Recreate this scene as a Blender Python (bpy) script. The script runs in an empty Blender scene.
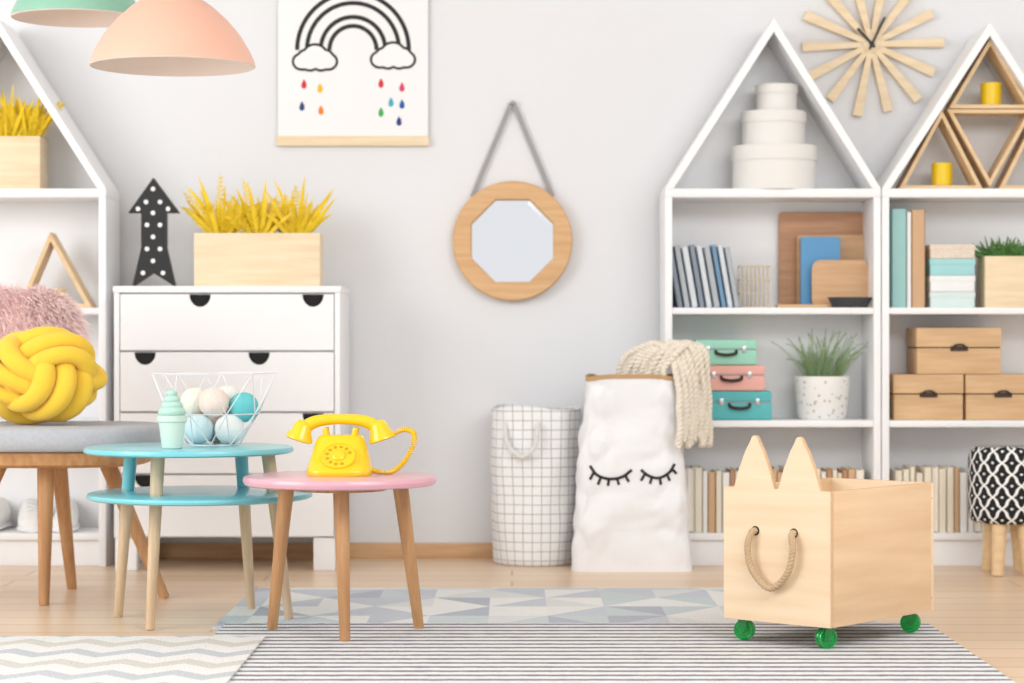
import bpy, bmesh, math, random
from mathutils import Vector, Matrix
from mathutils.bvhtree import BVHTree
import mathutils.noise as MN
random.seed(4)
F=2250.0; H=.77; CY=341.5
def X(px,Y): return (px-512)*Y/F
def Z(py,Y): return H-(py-CY)*Y/F
def FY(py): return F*H/(py-CY)
def foot(px,py,z=.006):
    Y=FY(py); return Vector((X(px,Y),Y,z))
pi=math.pi
sc=bpy.context.scene
def lin(c):
    r=[]
    for v in c:
        v=v/255.0
        r.append(v/12.92 if v<=.04045 else ((v+.055)/1.055)**2.4)
    return tuple(r)+(1,)
# ---------------- materials
class NT:
    def __init__(s,name):
        s.m=bpy.data.materials.new(name); s.m.use_nodes=True
        s.t=s.m.node_tree; s.b=s.t.nodes['Principled BSDF']
        s.tc=s.t.nodes.new('ShaderNodeTexCoord')
    def n(s,t): return s.t.nodes.new(t)
    def l(s,a,b): s.t.links.new(a,b)
    def math(s,op,a,b=None,c=None):
        n=s.n('ShaderNodeMath'); n.operation=op
        for i,v in enumerate((a,b,c)):
            if v is None: continue
            if isinstance(v,(int,float)): n.inputs[i].default_value=v
            else: s.l(v,n.inputs[i])
        return n.outputs[0]
    def xyz(s):
        n=s.n('ShaderNodeSeparateXYZ'); s.l(s.tc.outputs['Object'],n.inputs[0]); return n.outputs
    def mix(s,f,a,b):
        n=s.n('ShaderNodeMix'); n.data_type='RGBA'
        for sock,v in ((n.inputs[0],f),(n.inputs[6],a),(n.inputs[7],b)):
            if isinstance(v,(int,float,tuple)): sock.default_value=v
            else: s.l(v,sock)
        return n.outputs[2]
    def noise(s,scale=10,vec=(1,1,1),detail=4):
        mp=s.n('ShaderNodeMapping'); s.l(s.tc.outputs['Object'],mp.inputs[0]); mp.inputs['Scale'].default_value=vec
        n=s.n('ShaderNodeTexNoise'); n.inputs['Scale'].default_value=scale; n.inputs['Detail'].default_value=detail
        s.l(mp.outputs[0],n.inputs[0]); return n.outputs['Fac']
    def bump(s,h,st=.3,d=.002):
        n=s.n('ShaderNodeBump'); n.inputs['Strength'].default_value=st; n.inputs['Distance'].default_value=d
        s.l(h,n.inputs['Height']); s.l(n.outputs[0],s.b.inputs['Normal'])
def mul(c,k): return tuple(min(1,v*k) for v in c[:3])+(1,)
def M(name,c,rough=.5,metal=0,var=.05,scale=12,bump=0,trans=0,coat=0,sheen=0,bd=.002,bs=None):
    t=NT(name); c=lin(c); nz=t.noise(scale)
    t.l(t.mix(nz,mul(c,1-var),mul(c,1+var)),t.b.inputs['Base Color'])
    t.b.inputs['Roughness'].default_value=rough; t.b.inputs['Metallic'].default_value=metal
    if trans: t.b.inputs['Transmission Weight'].default_value=trans
    if coat: t.b.inputs['Coat Weight'].default_value=coat
    if sheen: t.b.inputs['Sheen Weight'].default_value=sheen
    if bump: t.bump(t.noise(bs or scale*12),bump,bd)
    return t.m
def WD(name,c1,c2,axis=0,sc_=6,rough=.5):
    t=NT(name); v=[9,9,9]; v[axis]=.8
    nz=t.noise(sc_,tuple(v),6); r=t.n('ShaderNodeValToRGB'); t.l(nz,r.inputs[0])
    r.color_ramp.elements[0].position=.3; r.color_ramp.elements[1].position=.7
    r.color_ramp.elements[0].color=lin(c1); r.color_ramp.elements[1].color=lin(c2)
    t.l(r.outputs[0],t.b.inputs['Base Color']); t.b.inputs['Roughness'].default_value=rough
    t.bump(nz,.15,.001); return t.m
white=M('white_lacquer',(243,243,244),.4,var=.008)
wallm=M('wall_paint',(230,231,234),.85,var=.01,scale=1.5,bump=.05)
ceilm=M('ceiling_paint',(242,242,241),.9,var=.01)
black=M('black_paint',(22,22,24),.5)
paper=M('paper_white',(242,242,243),.8,var=.01)
pine=WD('pine_wood',(229,204,166),(241,222,190),0)
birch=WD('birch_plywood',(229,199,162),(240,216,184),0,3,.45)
birch_shade=WD('birch_plywood_side_shaded',(218,181,140),(233,201,163),1,3,.45)  # darker copy of the birch: shade of the cart sides put into the colour
plyedge=WD('plywood_edge',(196,150,104),(232,200,160),0,40,.6)
oak=WD('oak_wood',(208,168,122),(226,190,146),0)
oakpale=WD('pale_oak_wood',(218,184,138),(234,204,162),0)
oakleg=WD('oak_leg_wood',(178,128,84),(204,158,110),2)
lightleg=WD('light_leg_wood',(204,176,142),(226,202,170),2)
walnut=WD('brown_wood',(174,126,92),(198,150,112),0)
tan=WD('tan_wood',(200,156,114),(220,180,138),0)
crate=WD('crate_wood',(202,162,118),(222,186,142),0)
soil=M('soil',(110,90,60),.9,bump=.5)
yellow=M('yellow_plastic',(244,203,10),.28,coat=.4,var=.02)
yelmat=M('yellow_jersey',(241,198,60),.9,var=.05,scale=30,bump=.2,sheen=.2)
yelcup=M('yellow_ceramic',(240,204,20),.35)
yelleaf=M('yellow_dried_leaf',(248,204,28),.6,var=.22,scale=25)
green1=M('green_leaf',(84,128,62),.6,var=.3,scale=30)
green2=M('grey_green_leaf',(126,154,104),.6,var=.3,scale=30)
mint=M('mint_card',(156,216,192),.5)
teal=M('teal_card',(88,184,186),.5)
teal2=M('pale_teal_cover',(156,202,200),.6)
pinkm=M('pink_card',(238,178,166),.5)
pinktop=M('pink_lacquer',(224,168,182),.3,coat=.3,var=.02)
bluetop=M('turquoise_lacquer',(122,202,212),.3,coat=.3,var=.02)
peach=M('peach_enamel',(236,184,162),.4,var=.01)
sage=M('mint_enamel',(142,192,170),.4,var=.01)
shadein=M('shade_inner_white',(240,225,215),.6,var=.01)
greyfab=M('grey_fabric',(184,187,193),.95,var=.14,scale=90,bump=.7,sheen=.1)
strapm=M('grey_leather_strap',(160,158,160),.7)
leather=M('dark_leather',(58,40,36),.6)
dark=M('recess_shade',(28,26,26),.9)  # near-black colour painted in as shade for notches, lid gaps and rope holes
metal=M('steel',(190,190,192),.3,metal=1)
whitewire=M('white_wire',(232,232,236),.4)
creamwire=M('cream_wire',(216,204,184),.5)
kraft=M('kraft_paper',(192,154,112),.9)
bagm=M('white_paper_bag',(238,238,240),.6,var=.015,scale=4,bump=.6,bd=.012,bs=8)
cream=M('cream_wool',(236,226,210),.95,var=.05,scale=40,bump=.5,sheen=.3)
ropem=M('jute_rope',(196,168,134),.95,var=.12,scale=80,bump=.4)
greenpl=M('green_clear_plastic',(70,225,130),.06,trans=.8,var=.02)
boxw=M('off_white_card',(234,232,228),.6,var=.02)
shoem=M('white_canvas',(240,239,236),.8,bump=.2)
pinkfur=M('pink_fur',(252,222,220),.9,var=.05,scale=20,sheen=.3)
mirrorm=M('mirror_glass',(228,229,232),.05,metal=1,var=0)
def cylpattern(name,fn):
    t=NT(name); o=t.xyz(); a=t.math('DIVIDE',t.math('ARCTAN2',o[1],o[0]),2*pi)
    fn(t,a,o[2]); t.b.inputs['Roughness'].default_value=.9; return t
def _grid(t,a,z):
    f1=t.math('LESS_THAN',t.math('FRACT',t.math('ADD',t.math('MULTIPLY',a,30),50)),.07)
    f2=t.math('LESS_THAN',t.math('FRACT',t.math('ADD',t.math('DIVIDE',z,.032),50)),.07)
    t.l(t.mix(t.math('MAXIMUM',f1,f2),lin((240,240,240)),lin((146,146,150))),t.b.inputs['Base Color'])
    t.bump(t.noise(7),.6,.012)
gridm=cylpattern('white_grid_canvas',_grid).m
def _lat(t,a,z):
    u=t.math('MULTIPLY',a,13); v=t.math('DIVIDE',z,.075)
    v=t.math('ADD',v,t.math('MULTIPLY',t.math('SINE',t.math('MULTIPLY',v,4*pi)),.055))
    d=[];e=[]
    for s in ('ADD','SUBTRACT'):
        k=t.math('ADD',t.math(s,u,v),50)
        q=t.math('ABSOLUTE',t.math('SUBTRACT',t.math('FRACT',t.math('ADD',k,.5)),.5)); d.append(t.math('LESS_THAN',q,.085))
        e.append(t.math('ABSOLUTE',t.math('SUBTRACT',t.math('FRACT',k),.5)))
    inner=t.math('LESS_THAN',t.math('MAXIMUM',e[0],e[1]),.10)
    m=t.math('MAXIMUM',t.math('MAXIMUM',d[0],d[1]),inner)
    t.l(t.mix(m,lin((26,26,28)),lin((236,236,234))),t.b.inputs['Base Color'])
latm=cylpattern('black_white_lattice_fabric',_lat).m
def terr():
    t=NT('white_terrazzo'); v=t.n('ShaderNodeTexVoronoi'); v.inputs['Scale'].default_value=60; t.l(t.tc.outputs['Object'],v.inputs[0])
    f=t.math('LESS_THAN',v.outputs['Distance'],.3)
    s=t.n('ShaderNodeSeparateColor'); t.l(v.outputs['Color'],s.inputs[0])
    f=t.math('MULTIPLY',f,t.math('GREATER_THAN',s.outputs[0],.4))
    t.l(t.mix(f,lin((238,236,232)),lin((190,184,178))),t.b.inputs['Base Color']); return t.m
terrm=terr()
def floorm():
    t=NT('oak_plank_floor'); b=t.n('ShaderNodeTexBrick'); t.l(t.tc.outputs['Object'],b.inputs[0])
    b.inputs['Color1'].default_value=lin((228,201,172)); b.inputs['Color2'].default_value=lin((215,184,152)); b.inputs['Mortar'].default_value=lin((176,142,110))
    b.inputs['Scale'].default_value=1; b.inputs['Mortar Size'].default_value=.004; b.inputs['Brick Width'].default_value=1.6; b.inputs['Row Height'].default_value=.16
    nz=t.noise(4,(.8,9,1),6)
    t.l(t.mix(t.math('MULTIPLY',nz,.35),b.outputs[0],lin((234,211,184))),t.b.inputs['Base Color'])
    t.b.inputs['Roughness'].default_value=.32; t.bump(nz,.05,.001); return t.m
floor_m=floorm()
def weave(t):
    t.b.inputs['Roughness'].default_value=1
    t.bump(t.noise(60,(4,1,1),2),.8,.006)
def strm():
    t=NT('striped_rug_weave'); o=t.xyz(); nz=t.noise(30); nf=t.noise(90,(2,1,1))
    y=t.math('ADD',t.math('DIVIDE',t.math('ADD',o[1],t.math('MULTIPLY',nz,.014)),.066),50)
    f=t.math('LESS_THAN',t.math('FRACT',y),.40)
    t.l(t.mix(f,lin((228,227,227)),t.mix(nf,lin((90,91,102)),lin((146,146,153)))),t.b.inputs['Base Color']); weave(t); return t.m
def trim_():
    t=NT('triangle_rug_weave'); o=t.xyz()
    u=t.math('ADD',t.math('DIVIDE',o[0],.165),50); v=t.math('ADD',t.math('DIVIDE',o[1],.22),50)
    fu=t.math('FRACT',u); fv=t.math('FRACT',v); iu=t.math('FLOOR',u); iv=t.math('FLOOR',v)
    par=t.math('MODULO',t.math('ADD',iu,iv),2)
    fu2=t.math('ABSOLUTE',t.math('SUBTRACT',fu,par))
    tri=t.math('GREATER_THAN',t.math('ADD',fu2,fv),1)
    w=t.n('ShaderNodeTexWhiteNoise'); c=t.n('ShaderNodeCombineXYZ'); t.l(iu,c.inputs[0]); t.l(iv,c.inputs[1]); t.l(tri,c.inputs[2]); t.l(c.outputs[0],w.inputs[0])
    r=t.n('ShaderNodeValToRGB'); r.color_ramp.interpolation='CONSTANT'; t.l(w.outputs[0],r.inputs[0])
    e=r.color_ramp.elements; cols=[(229,229,228),(198,203,212),(218,219,219),(200,210,212),(180,185,197),(232,231,229)]
    e[0].color=lin(cols[0]); e[1].position=.2; e[1].color=lin(cols[1])
    for i in range(2,6):
        k=e.new(.2+.16*(i-1)); k.color=lin(cols[i])
    t.l(r.outputs[0],t.b.inputs['Base Color']); weave(t); return t.m
def chev():
    t=NT('chevron_rug_weave'); o=t.xyz()
    zig=t.math('MULTIPLY',t.math('PINGPONG',t.math('ADD',o[0],5),.075),1.1)
    ph=t.math('FRACT',t.math('ADD',t.math('DIVIDE',t.math('ADD',o[1],zig),.36),50))
    f=t.math('LESS_THAN',t.math('FRACT',t.math('MULTIPLY',ph,2)),.43)
    g=t.math('GREATER_THAN',ph,.5)
    col=t.mix(g,lin((197,201,206)),lin((211,208,201)))
    t.l(t.mix(f,lin((233,232,230)),col),t.b.inputs['Base Color']); weave(t); return t.m

# ---------------- geometry helpers
ORG={}
def add(bm,b,mi=0,mx=None):
    for f in b.faces: f.material_index=mi
    if mx is not None: b.transform(mx)
    me=bpy.data.meshes.new('t'); b.to_mesh(me); b.free(); bm.from_mesh(me); bpy.data.meshes.remove(me)
def box(bm,a,b,bev=0,mi=0,mx=None,seg=2):
    t=bmesh.new(); bmesh.ops.create_cube(t,size=1)
    a=Vector(a); b=Vector(b)
    for v in t.verts: v.co=Vector([(a[i]+b[i])/2+v.co[i]*abs(b[i]-a[i]) for i in range(3)])
    if bev: bmesh.ops.bevel(t,geom=t.edges[:],offset=bev,segments=seg,affect='EDGES',profile=.6)
    add(bm,t,mi,mx)
def lathe(bm,prof,c=(0,0,0),seg=32,mi=0,mx=None):
    t=bmesh.new(); rings=[]
    for r,z in prof:
        if r<1e-6: rings.append([t.verts.new((0,0,z))])
        else: rings.append([t.verts.new((r*math.cos(2*pi*i/seg),r*math.sin(2*pi*i/seg),z)) for i in range(seg)])
    for a,b in zip(rings,rings[1:]):
        for i in range(seg):
            j=(i+1)%seg
            if len(a)==1 and len(b)==1: continue
            if len(a)==1: t.faces.new((a[0],b[j],b[i]))
            elif len(b)==1: t.faces.new((a[i],a[j],b[0]))
            else: t.faces.new((a[i],a[j],b[j],b[i]))
    T_=Matrix.Translation(Vector(c))
    add(bm,t,mi,(mx if mx is not None else Matrix())@T_)
def align(p0,p1):
    p0=Vector(p0); d=Vector(p1)-p0
    return Matrix.Translation(p0)@d.to_track_quat('Z','Y').to_matrix().to_4x4(), d.length
def cyl(bm,p0,p1,r0,r1=None,seg=20,mi=0):
    if r1 is None: r1=r0
    mx,L=align(p0,p1); lathe(bm,[(0,0),(r0*.9,0),(r0,min(.002,L*.2)),(r1,L-min(.002,L*.2)),(r1*.9,L),(0,L)],seg=seg,mi=mi,mx=mx)
def cat(pts,n=8,closed=False):
    P=[Vector(p) for p in pts]; out=[]; m=len(P)
    for i in range(m if closed else m-1):
        p1=P[i];p2=P[(i+1)%m]
        p0=P[i-1] if (i>0 or closed) else p1*2-p2
        p3=P[(i+2)%m] if (i+2<m or closed) else p2*2-p1
        for k in range(n):
            t=k/n
            out.append(.5*((2*p1)+(p2-p0)*t+(2*p0-5*p1+4*p2-p3)*t*t+(3*p1-p0-3*p2+p3)*t**3))
    if not closed: out.append(P[-1].copy())
    return out
def frames(pts,closed):
    n=len(pts); T=[]
    for i in range(n):
        a=pts[(i-1)%n] if (closed or i>0) else pts[i]; b=pts[(i+1)%n] if (closed or i<n-1) else pts[i]
        T.append((b-a).normalized())
    u=T[0].orthogonal().normalized(); U=[]
    for i in range(n):
        u=(u-T[i]*u.dot(T[i])).normalized(); U.append(u)
    return T,U
def tube(bm,pts,r,seg=8,closed=False,mi=0,mx=None):
    pts=[Vector(p) for p in pts]; T,U=frames(pts,closed); t=bmesh.new(); R=[]
    for i,p in enumerate(pts):
        V=T[i].cross(U[i]); rr=r(i/(len(pts)-1)) if callable(r) else r
        R.append([t.verts.new(p+(U[i]*math.cos(2*pi*k/seg)+V*math.sin(2*pi*k/seg))*rr) for k in range(seg)])
    n=len(R)
    for i in range(n if closed else n-1):
        a=R[i]; b=R[(i+1)%n]; off=0
        if closed and i==n-1:
            off=min(range(seg),key=lambda o:(a[0].co-b[o].co).length)
        for k in range(seg):
            t.faces.new((a[k],a[(k+1)%seg],b[(k+1+off)%seg],b[(k+off)%seg]))
    if not closed:
        t.faces.new(R[0][::-1]); t.faces.new(R[-1])
    add(bm,t,mi,mx)
def rope(bm,pts,R,r,strands,turns,seg=6,closed=False,mi=0):
    pts=[Vector(p) for p in pts]; T,U=frames(pts,closed); n=len(pts)
    for s in range(strands):
        q=[]
        for i,p in enumerate(pts):
            a=2*pi*(s/strands+turns*i/(n-1)); V=T[i].cross(U[i]); q.append(p+(U[i]*math.cos(a)+V*math.sin(a))*R)
        tube(bm,q,r,seg,closed,mi)
def prism(bm,pts,y0,y1,bev=0,mi=0,mx=None):
    t=bmesh.new(); a=[t.verts.new((x,y0,z)) for x,z in pts]; b=[t.verts.new((x,y1,z)) for x,z in pts]; n=len(pts)
    t.faces.new(a); t.faces.new(b[::-1])
    for i in range(n): t.faces.new((a[i],b[i],b[(i+1)%n],a[(i+1)%n]))
    bmesh.ops.recalc_face_normals(t,faces=t.faces)
    if bev: bmesh.ops.bevel(t,geom=t.edges[:],offset=bev,segments=2,affect='EDGES')
    add(bm,t,mi,mx)
def ribbon(bm,pts,w,y,mi=0,proj=None,closed=False):
    t=bmesh.new(); L=[];n=len(pts)
    for i in range(n):
        a=pts[i-1] if (i>0 or closed) else pts[i]; b=pts[(i+1)%n] if (i<n-1 or closed) else pts[i]
        d=Vector((b[0]-a[0],b[1]-a[1])).normalized(); nx,nz=-d.y,d.x
        q=[]
        for s in (-1,1):
            x=pts[i][0]+nx*w/2*s; z=pts[i][1]+nz*w/2*s
            q.append(t.verts.new((x,proj(x,z) if proj else y,z)))
        L.append(q)
    for i in range(n if closed else n-1):
        a=L[i];b=L[(i+1)%n]; t.faces.new((a[0],a[1],b[1],b[0]))
    add(bm,t,mi)
def mk(name,bm,mats,parent=None,label=None,catg=None,group=None,smooth=35,kind=None,recalc=True):
    if recalc: bmesh.ops.recalc_face_normals(bm,faces=bm.faces)
    me=bpy.data.meshes.new(name); 
    xs=[v.co for v in bm.verts]
    lo=Vector([min(v[i] for v in xs) for i in range(3)]); hi=Vector([max(v[i] for v in xs) for i in range(3)])
    c=(lo+hi)/2
    if parent is None: c.z=lo.z
    bm.transform(Matrix.Translation(-c)); bm.to_mesh(me); bm.free()
    for m in (mats if isinstance(mats,(list,tuple)) else [mats]): me.materials.append(m)
    for p in me.polygons: p.use_smooth=True
    me.set_sharp_from_angle(angle=math.radians(smooth))
    o=bpy.data.objects.new(name,me); sc.collection.objects.link(o)
    ORG[o.name]=c
    if parent: o.parent=parent; o.location=c-ORG[parent.name]
    else: o.location=c
    if label: o['label']=label
    if catg: o['category']=catg
    if group: o['group']=group
    if kind: o['kind']=kind
    return o
def B(): return bmesh.new()
def top(name,label,catg,loc,rot=0,local=False,group=None):
    o=bpy.data.objects.new(name,None); o.empty_display_size=.05; sc.collection.objects.link(o)
    o.location=loc; o.rotation_euler=(0,0,rot); ORG[o.name]=Vector((0,0,0)) if local else Vector(loc)
    o['label']=label; o['category']=catg
    if group: o['group']=group
    return o
def bx(name,a,b,mat,parent=None,bev=.002,**k):
    bm=B(); box(bm,a,b,bev); return mk(name,bm,mat,parent,**k)
def se(a,hx,hy,p=.38):
    c,s=math.cos(a),math.sin(a); return hx*math.copysign(abs(c)**p,c),hy*math.copysign(abs(s)**p,s)

# ---------------- room
bx('floor',(-4,2,-.1),(4,8,0),floor_m,bev=0,kind='structure')
bx('wall_back',(-4,8,-.1),(4,8.1,2.75),wallm,bev=0,kind='structure')
bx('ceiling',(-4,3,2.7),(4,8,2.78),ceilm,bev=0,kind='structure')
bx('baseboard_back',(-4,7.987,0),(4,8,.055),tan,bev=.002,kind='structure')

# rugs
bx('rug',(-.80,6.0,0),(1.0,6.98,.006),trim_(),bev=.002,label='flat rug with grey, mint and white triangle pattern',catg='rug')
bx('rug',(-.77,4.4,.0062),(1.12,6.06,.0125),strm(),bev=.002,label='striped rug in off-white and charcoal under the cart',catg='rug')
bx('rug',(-2.3,4.4,.013),(-.63,5.74,.019),chev(),bev=.002,label='pale grey, beige and white chevron rug overlapping the striped rug',catg='rug')

# ---------------- bookcases
YF=7.7; YB=7.975; Z1=.113; Z2=.4996; Z3=.886; Z4=1.2936
def bookcase(p0,p1,pk,label,zp_px=18):
    x0=X(p0,YF); x1=X(p1,YF); xm=X(pk,YF); zp=Z(zp_px,YF); t=.025
    e=top('house_bookcase',label,'bookcase',((x0+x1)/2,(YF+YB)/2,0),group='house-shaped bookcases')
    for a,b in ((x0,x0+t),(x1-t,x1)): bx('side_panel',(a,YF,0),(b,YB,1.2635),white,e)
    for a,b in ((.090,Z1),(.477,Z2),(.864,Z3)): bx('shelf',(x0+t,YF+.004,a),(x1-t,YB-.012,b),white,e)
    bx('shelf',(x0,YF,1.2635),(x1,YB,Z4),white,e)
    bx('plinth',(x0+t,YF+.02,0),(x1-t,YF+.04,.090),white,e)
    for xa in (x0,x1):
        s=1 if xa==x0 else -1; dx=abs(xm-xa); dz=zp-Z4; al=math.atan2(dz,dx)
        vt=t/math.cos(al); ht=t/math.sin(al)
        bm=B(); prism(bm,[(xa,Z4),(xm,zp),(xm,zp-vt),(xa+s*ht,Z4)],YF,YB,.001); mk('roof_panel',bm,white,e)
    bm=B(); prism(bm,[(x0+t,0.02),(x1-t,.02),(x1-t,1.27),(x1-.023,Z4),(xm,zp-.04),(x0+.023,Z4),(x0+t,1.27)],YB-.012,YB-.001); mk('back_panel',bm,white,e)
    return e
bookcase(665,881,774,'white house-shaped bookcase with pitched roof and filled shelves')
bookcase(882,1098,990,'white house-shaped bookcase holding triangle shelves and wooden boxes',22)
bookcase(-112,106,-3,'white house-shaped bookcase beside the dresser')

pagem=M('book_pages',(240,233,219),.9,var=.06,scale=80)
def book(x0,w,d,h,z,cov,yf=None,reverse=False,lean=0,label='book',group='books'):
    yf=YF+.03 if yf is None else yf
    bm=B(); c=min(.003,w*.15); 
    box(bm,(0,0,0),(c,d,h),.0006); box(bm,(w-c,0,0),(w,d,h),.0006)
    if reverse: box(bm,(0,d-c,0),(w,d,h),.0006); box(bm,(c*.9,.004,.003),(w-c*.9,d-c,h-.003),0,1)
    else: box(bm,(0,0,0),(w,c,h),.001); box(bm,(c*.9,c,.003),(w-c*.9,d-.004,h-.003),0,1)
    bm.transform(Matrix.Translation((x0,yf,z))@Matrix.Rotation(lean,4,'Y'))
    lo=min(v.co.z for v in bm.verts); bm.transform(Matrix.Translation((0,0,z-lo+.0003)))
    return mk('book',bm,[cov,pagem],label=label,catg='book',group=group)
BC={n:M('book_'+n,c,.7) for n,c in dict(cream=(236,226,206),beige=(220,200,170),brown=(180,140,104),white=(240,238,234),tan=(208,170,132),slate=(136,148,162),grey=(178,186,193),blue=(114,152,184),pale=(212,219,225)).items()}
def row(p0,p1,z,group,hpx=(60,66)):
    x=X(p0,YF+.03); xe=X(p1,YF+.03)
    while x<xe:
        w=random.uniform(.014,.028); n=random.choice(['cream','beige','cream','brown','white','tan','cream','white'])
        h=random.uniform(*hpx)/291; book(x,w,random.uniform(.14,.17),h,z,BC[n],reverse=random.random()<.3,
            label='%s %s standing upright on the lowest shelf'%(n,'hardback' if n=='tan' else 'paperback'),group=group); x+=w+.0012
row(678,862,Z1,'books on the bottom shelf')
row(895,1030,Z1,'books on the bottom shelf of the second bookcase')
x=X(678,7.73)
for i,(n,w) in enumerate([('slate',.017),('grey',.019),('pale',.021),('slate',.017),('pale',.019),('grey',.021),('blue',.015),('pale',.017),('grey',.016)]):
    book(x,w,.16,.218-.004*(i%3),Z3,BC[n],lean=-.17,label='%s magazine-thin book leaning on its neighbours'%n,group='leaning books on the middle shelf'); x+=w+.0062
# wire rack
bm=B(); xa=X(741,7.76); xb=X(771,7.76); rr=.0020
for y in (7.762,7.86):
    for i in range(8):
        px=xa+(xb-xa)*i/7; cyl(bm,(px,y,Z3+rr),(px,y,Z3+.145),rr,seg=6)
    for z in (rr+.0002,.05,.098,.145): cyl(bm,(xa,y,Z3+z),(xb,y,Z3+z),rr,seg=6)
for i in range(8):
    px=xa+(xb-xa)*i/7; cyl(bm,(px,7.762,Z3+rr+.0002),(px,7.86,Z3+rr+.0002),rr,seg=6)
for px in (xa,xb):
    for z in (.05,.098,.145): cyl(bm,(px,7.762,Z3+z),(px,7.86,Z3+z),rr,seg=6)
mk('letter_rack',bm,creamwire,label='cream wire letter rack beside leaning books',catg='rack')
def board(p0,p1,pt,y,mat,label,t=.014,name='cutting_board',catg='board',r=.012):
    a=X(p0,y);b=X(p1,y);z=Z(pt,y); bm=B()
    pts=[]
    for cx,cz,s in ((b-r,Z3+r,-90),(b-r,z-r,0),(a+r,z-r,90),(a+r,Z3+r,180)):
        for k in range(5):
            an=math.radians(s+k*22.5); pts.append((cx+r*math.cos(an),cz+r*math.sin(an)))
    prism(bm,pts,y,y+t,.001); return mk(name,bm,mat,label=label,catg=catg)
board(779,866,212,7.935,walnut,'large brown wooden board leaning at the back of the shelf')
board(797,866,235,7.905,tan,'tan wooden board in front of a larger brown board')
board(801,840,237,7.86,M('blue_cover',(92,156,204),.5),'blue hardback book standing among wooden boards',.02,'book','book',r=.002)
board(812,869,260,7.82,tan,'small rounded tan wooden board',.014,r=.03)
bm=B(); box(bm,(X(778,7.74),7.76,Z3),(X(840,7.74),7.81,Z3+.012),.002); mk('wooden_tray',bm,oak,label='thin flat oak tray under the small board',catg='tray')
bm=B(); lathe(bm,[(0,0),(.06,0),(.078,.036),(.072,.036),(.056,.006),(0,.006)],(0,0,0)); 
for v in bm.verts: v.co=Vector((v.co.x+X(850,7.735),v.co.y*.35+7.735,v.co.z+Z3+.0003))
mk('bowl',bm,M('black_ceramic',(50,52,58),.4),label='small shallow black oval bowl beside wooden boards',catg='bowl')

# round boxes
zc=Z4
for (a,b,h) in ((731,817,.155),(741,806,.12),(755,798,.094)):
    yc=7.83; r=(X(b,yc)-X(a,yc))/2; xc=(X(a,yc)+X(b,yc))/2
    e=top('round_box','off-white round cardboard box stacked under the bookcase roof','box',(xc,yc,zc),group='stacked round boxes')
    bm=B(); lathe(bm,[(0,0.0003),(r-.004,0.0003),(r-.004,h*.72),(0,h*.72)],(xc,yc,zc),40); mk('box_body',bm,boxw,e)
    bm=B(); lathe(bm,[(0,h-.0006),(r-.003,h-.0006),(r,h-.004),(r,h*.66),(r-.003,h*.66),(r-.003,h*.73),(0,h*.73)],(xc,yc,zc),40); mk('lid',bm,boxw,e)
    zc+=h
# suitcases
zc=Z2
for (a,b,h,m,nm) in ((707,772,.1,teal,'teal'),(698,765,.089,pinkm,'pink'),(695,757,.088,mint,'mint')):
    y0=7.74; xa=X(a,y0); xb=X(b,y0)
    e=top('toy_suitcase','%s cardboard toy suitcase with dark handle, stacked'%nm,'suitcase',((xa+xb)/2,y0+.09,zc),group='stacked toy suitcases')
    bm=B(); box(bm,(xa,y0,zc+.0005),(xb,y0+.17,zc+h*.6),.008,seg=3); mk('case_body',bm,m,e)
    bm=B(); box(bm,(xa,y0,zc+h*.62),(xb,y0+.17,zc+h-.0005),.008,seg=3); mk('lid',bm,m,e)
    bm=B(); box(bm,(xa+.003,y0+.003,zc+h*.56),(xb-.003,y0+.167,zc+h*.66),.001); mk('seam',bm,strapm,e)
    bm=B(); xm=(xa+xb)/2; tube(bm,cat([(xm-.036,y0+.001,zc+h*.55),(xm-.030,y0-.014,zc+h*.45),(xm,y0-.018,zc+h*.40),(xm+.030,y0-.014,zc+h*.45),(xm+.036,y0+.001,zc+h*.55)],5),.0058,8); mk('handle',bm,leather,e)
    for s in (-1,1):
        bm=B(); box(bm,(xm+s*.062-.007,y0-.004,zc+h*.5),(xm+s*.062+.007,y0+.002,zc+h*.74),.001); mk('clasp',bm,metal,e)
    zc+=h
# foliage
def frond(bm,base,d,L,wid,droop,n=14,lw=.006):
    d=Vector(d).normalized(); t=bmesh.new(); p=Vector(base); step=L/n; side0=d.cross(Vector((random.uniform(-.3,.3),1,random.uniform(-.3,.3)))).normalized()
    prev=None
    for i in range(n+1):
        f=i/n; d=(d+Vector((d.x*.3,d.y*.3,-1))*droop/n*f*2).normalized(); s=(side0-d*side0.dot(d)).normalized()
        a=t.verts.new(p-s*.0012); b=t.verts.new(p+s*.0012)
        if prev: t.faces.new((prev[0],prev[1],b,a))
        prev=(a,b)
        if i>1:
            w=(wid*math.sin(pi*min(1,.12+f*.9))**.7+.003)*random.uniform(.75,1.15)
            for sg in (-1,1):
                tip=p+(s*sg*.7+d*.8+Vector((0,random.uniform(-.45,.45),0))).normalized()*w
                mm=p.lerp(tip,.45)
                vs=[t.verts.new(v) for v in (p,mm+d*lw*.4,tip,mm-d*lw*.6)]
                t.faces.new(vs)
        p=p+d*step
    add(bm,t)
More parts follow.
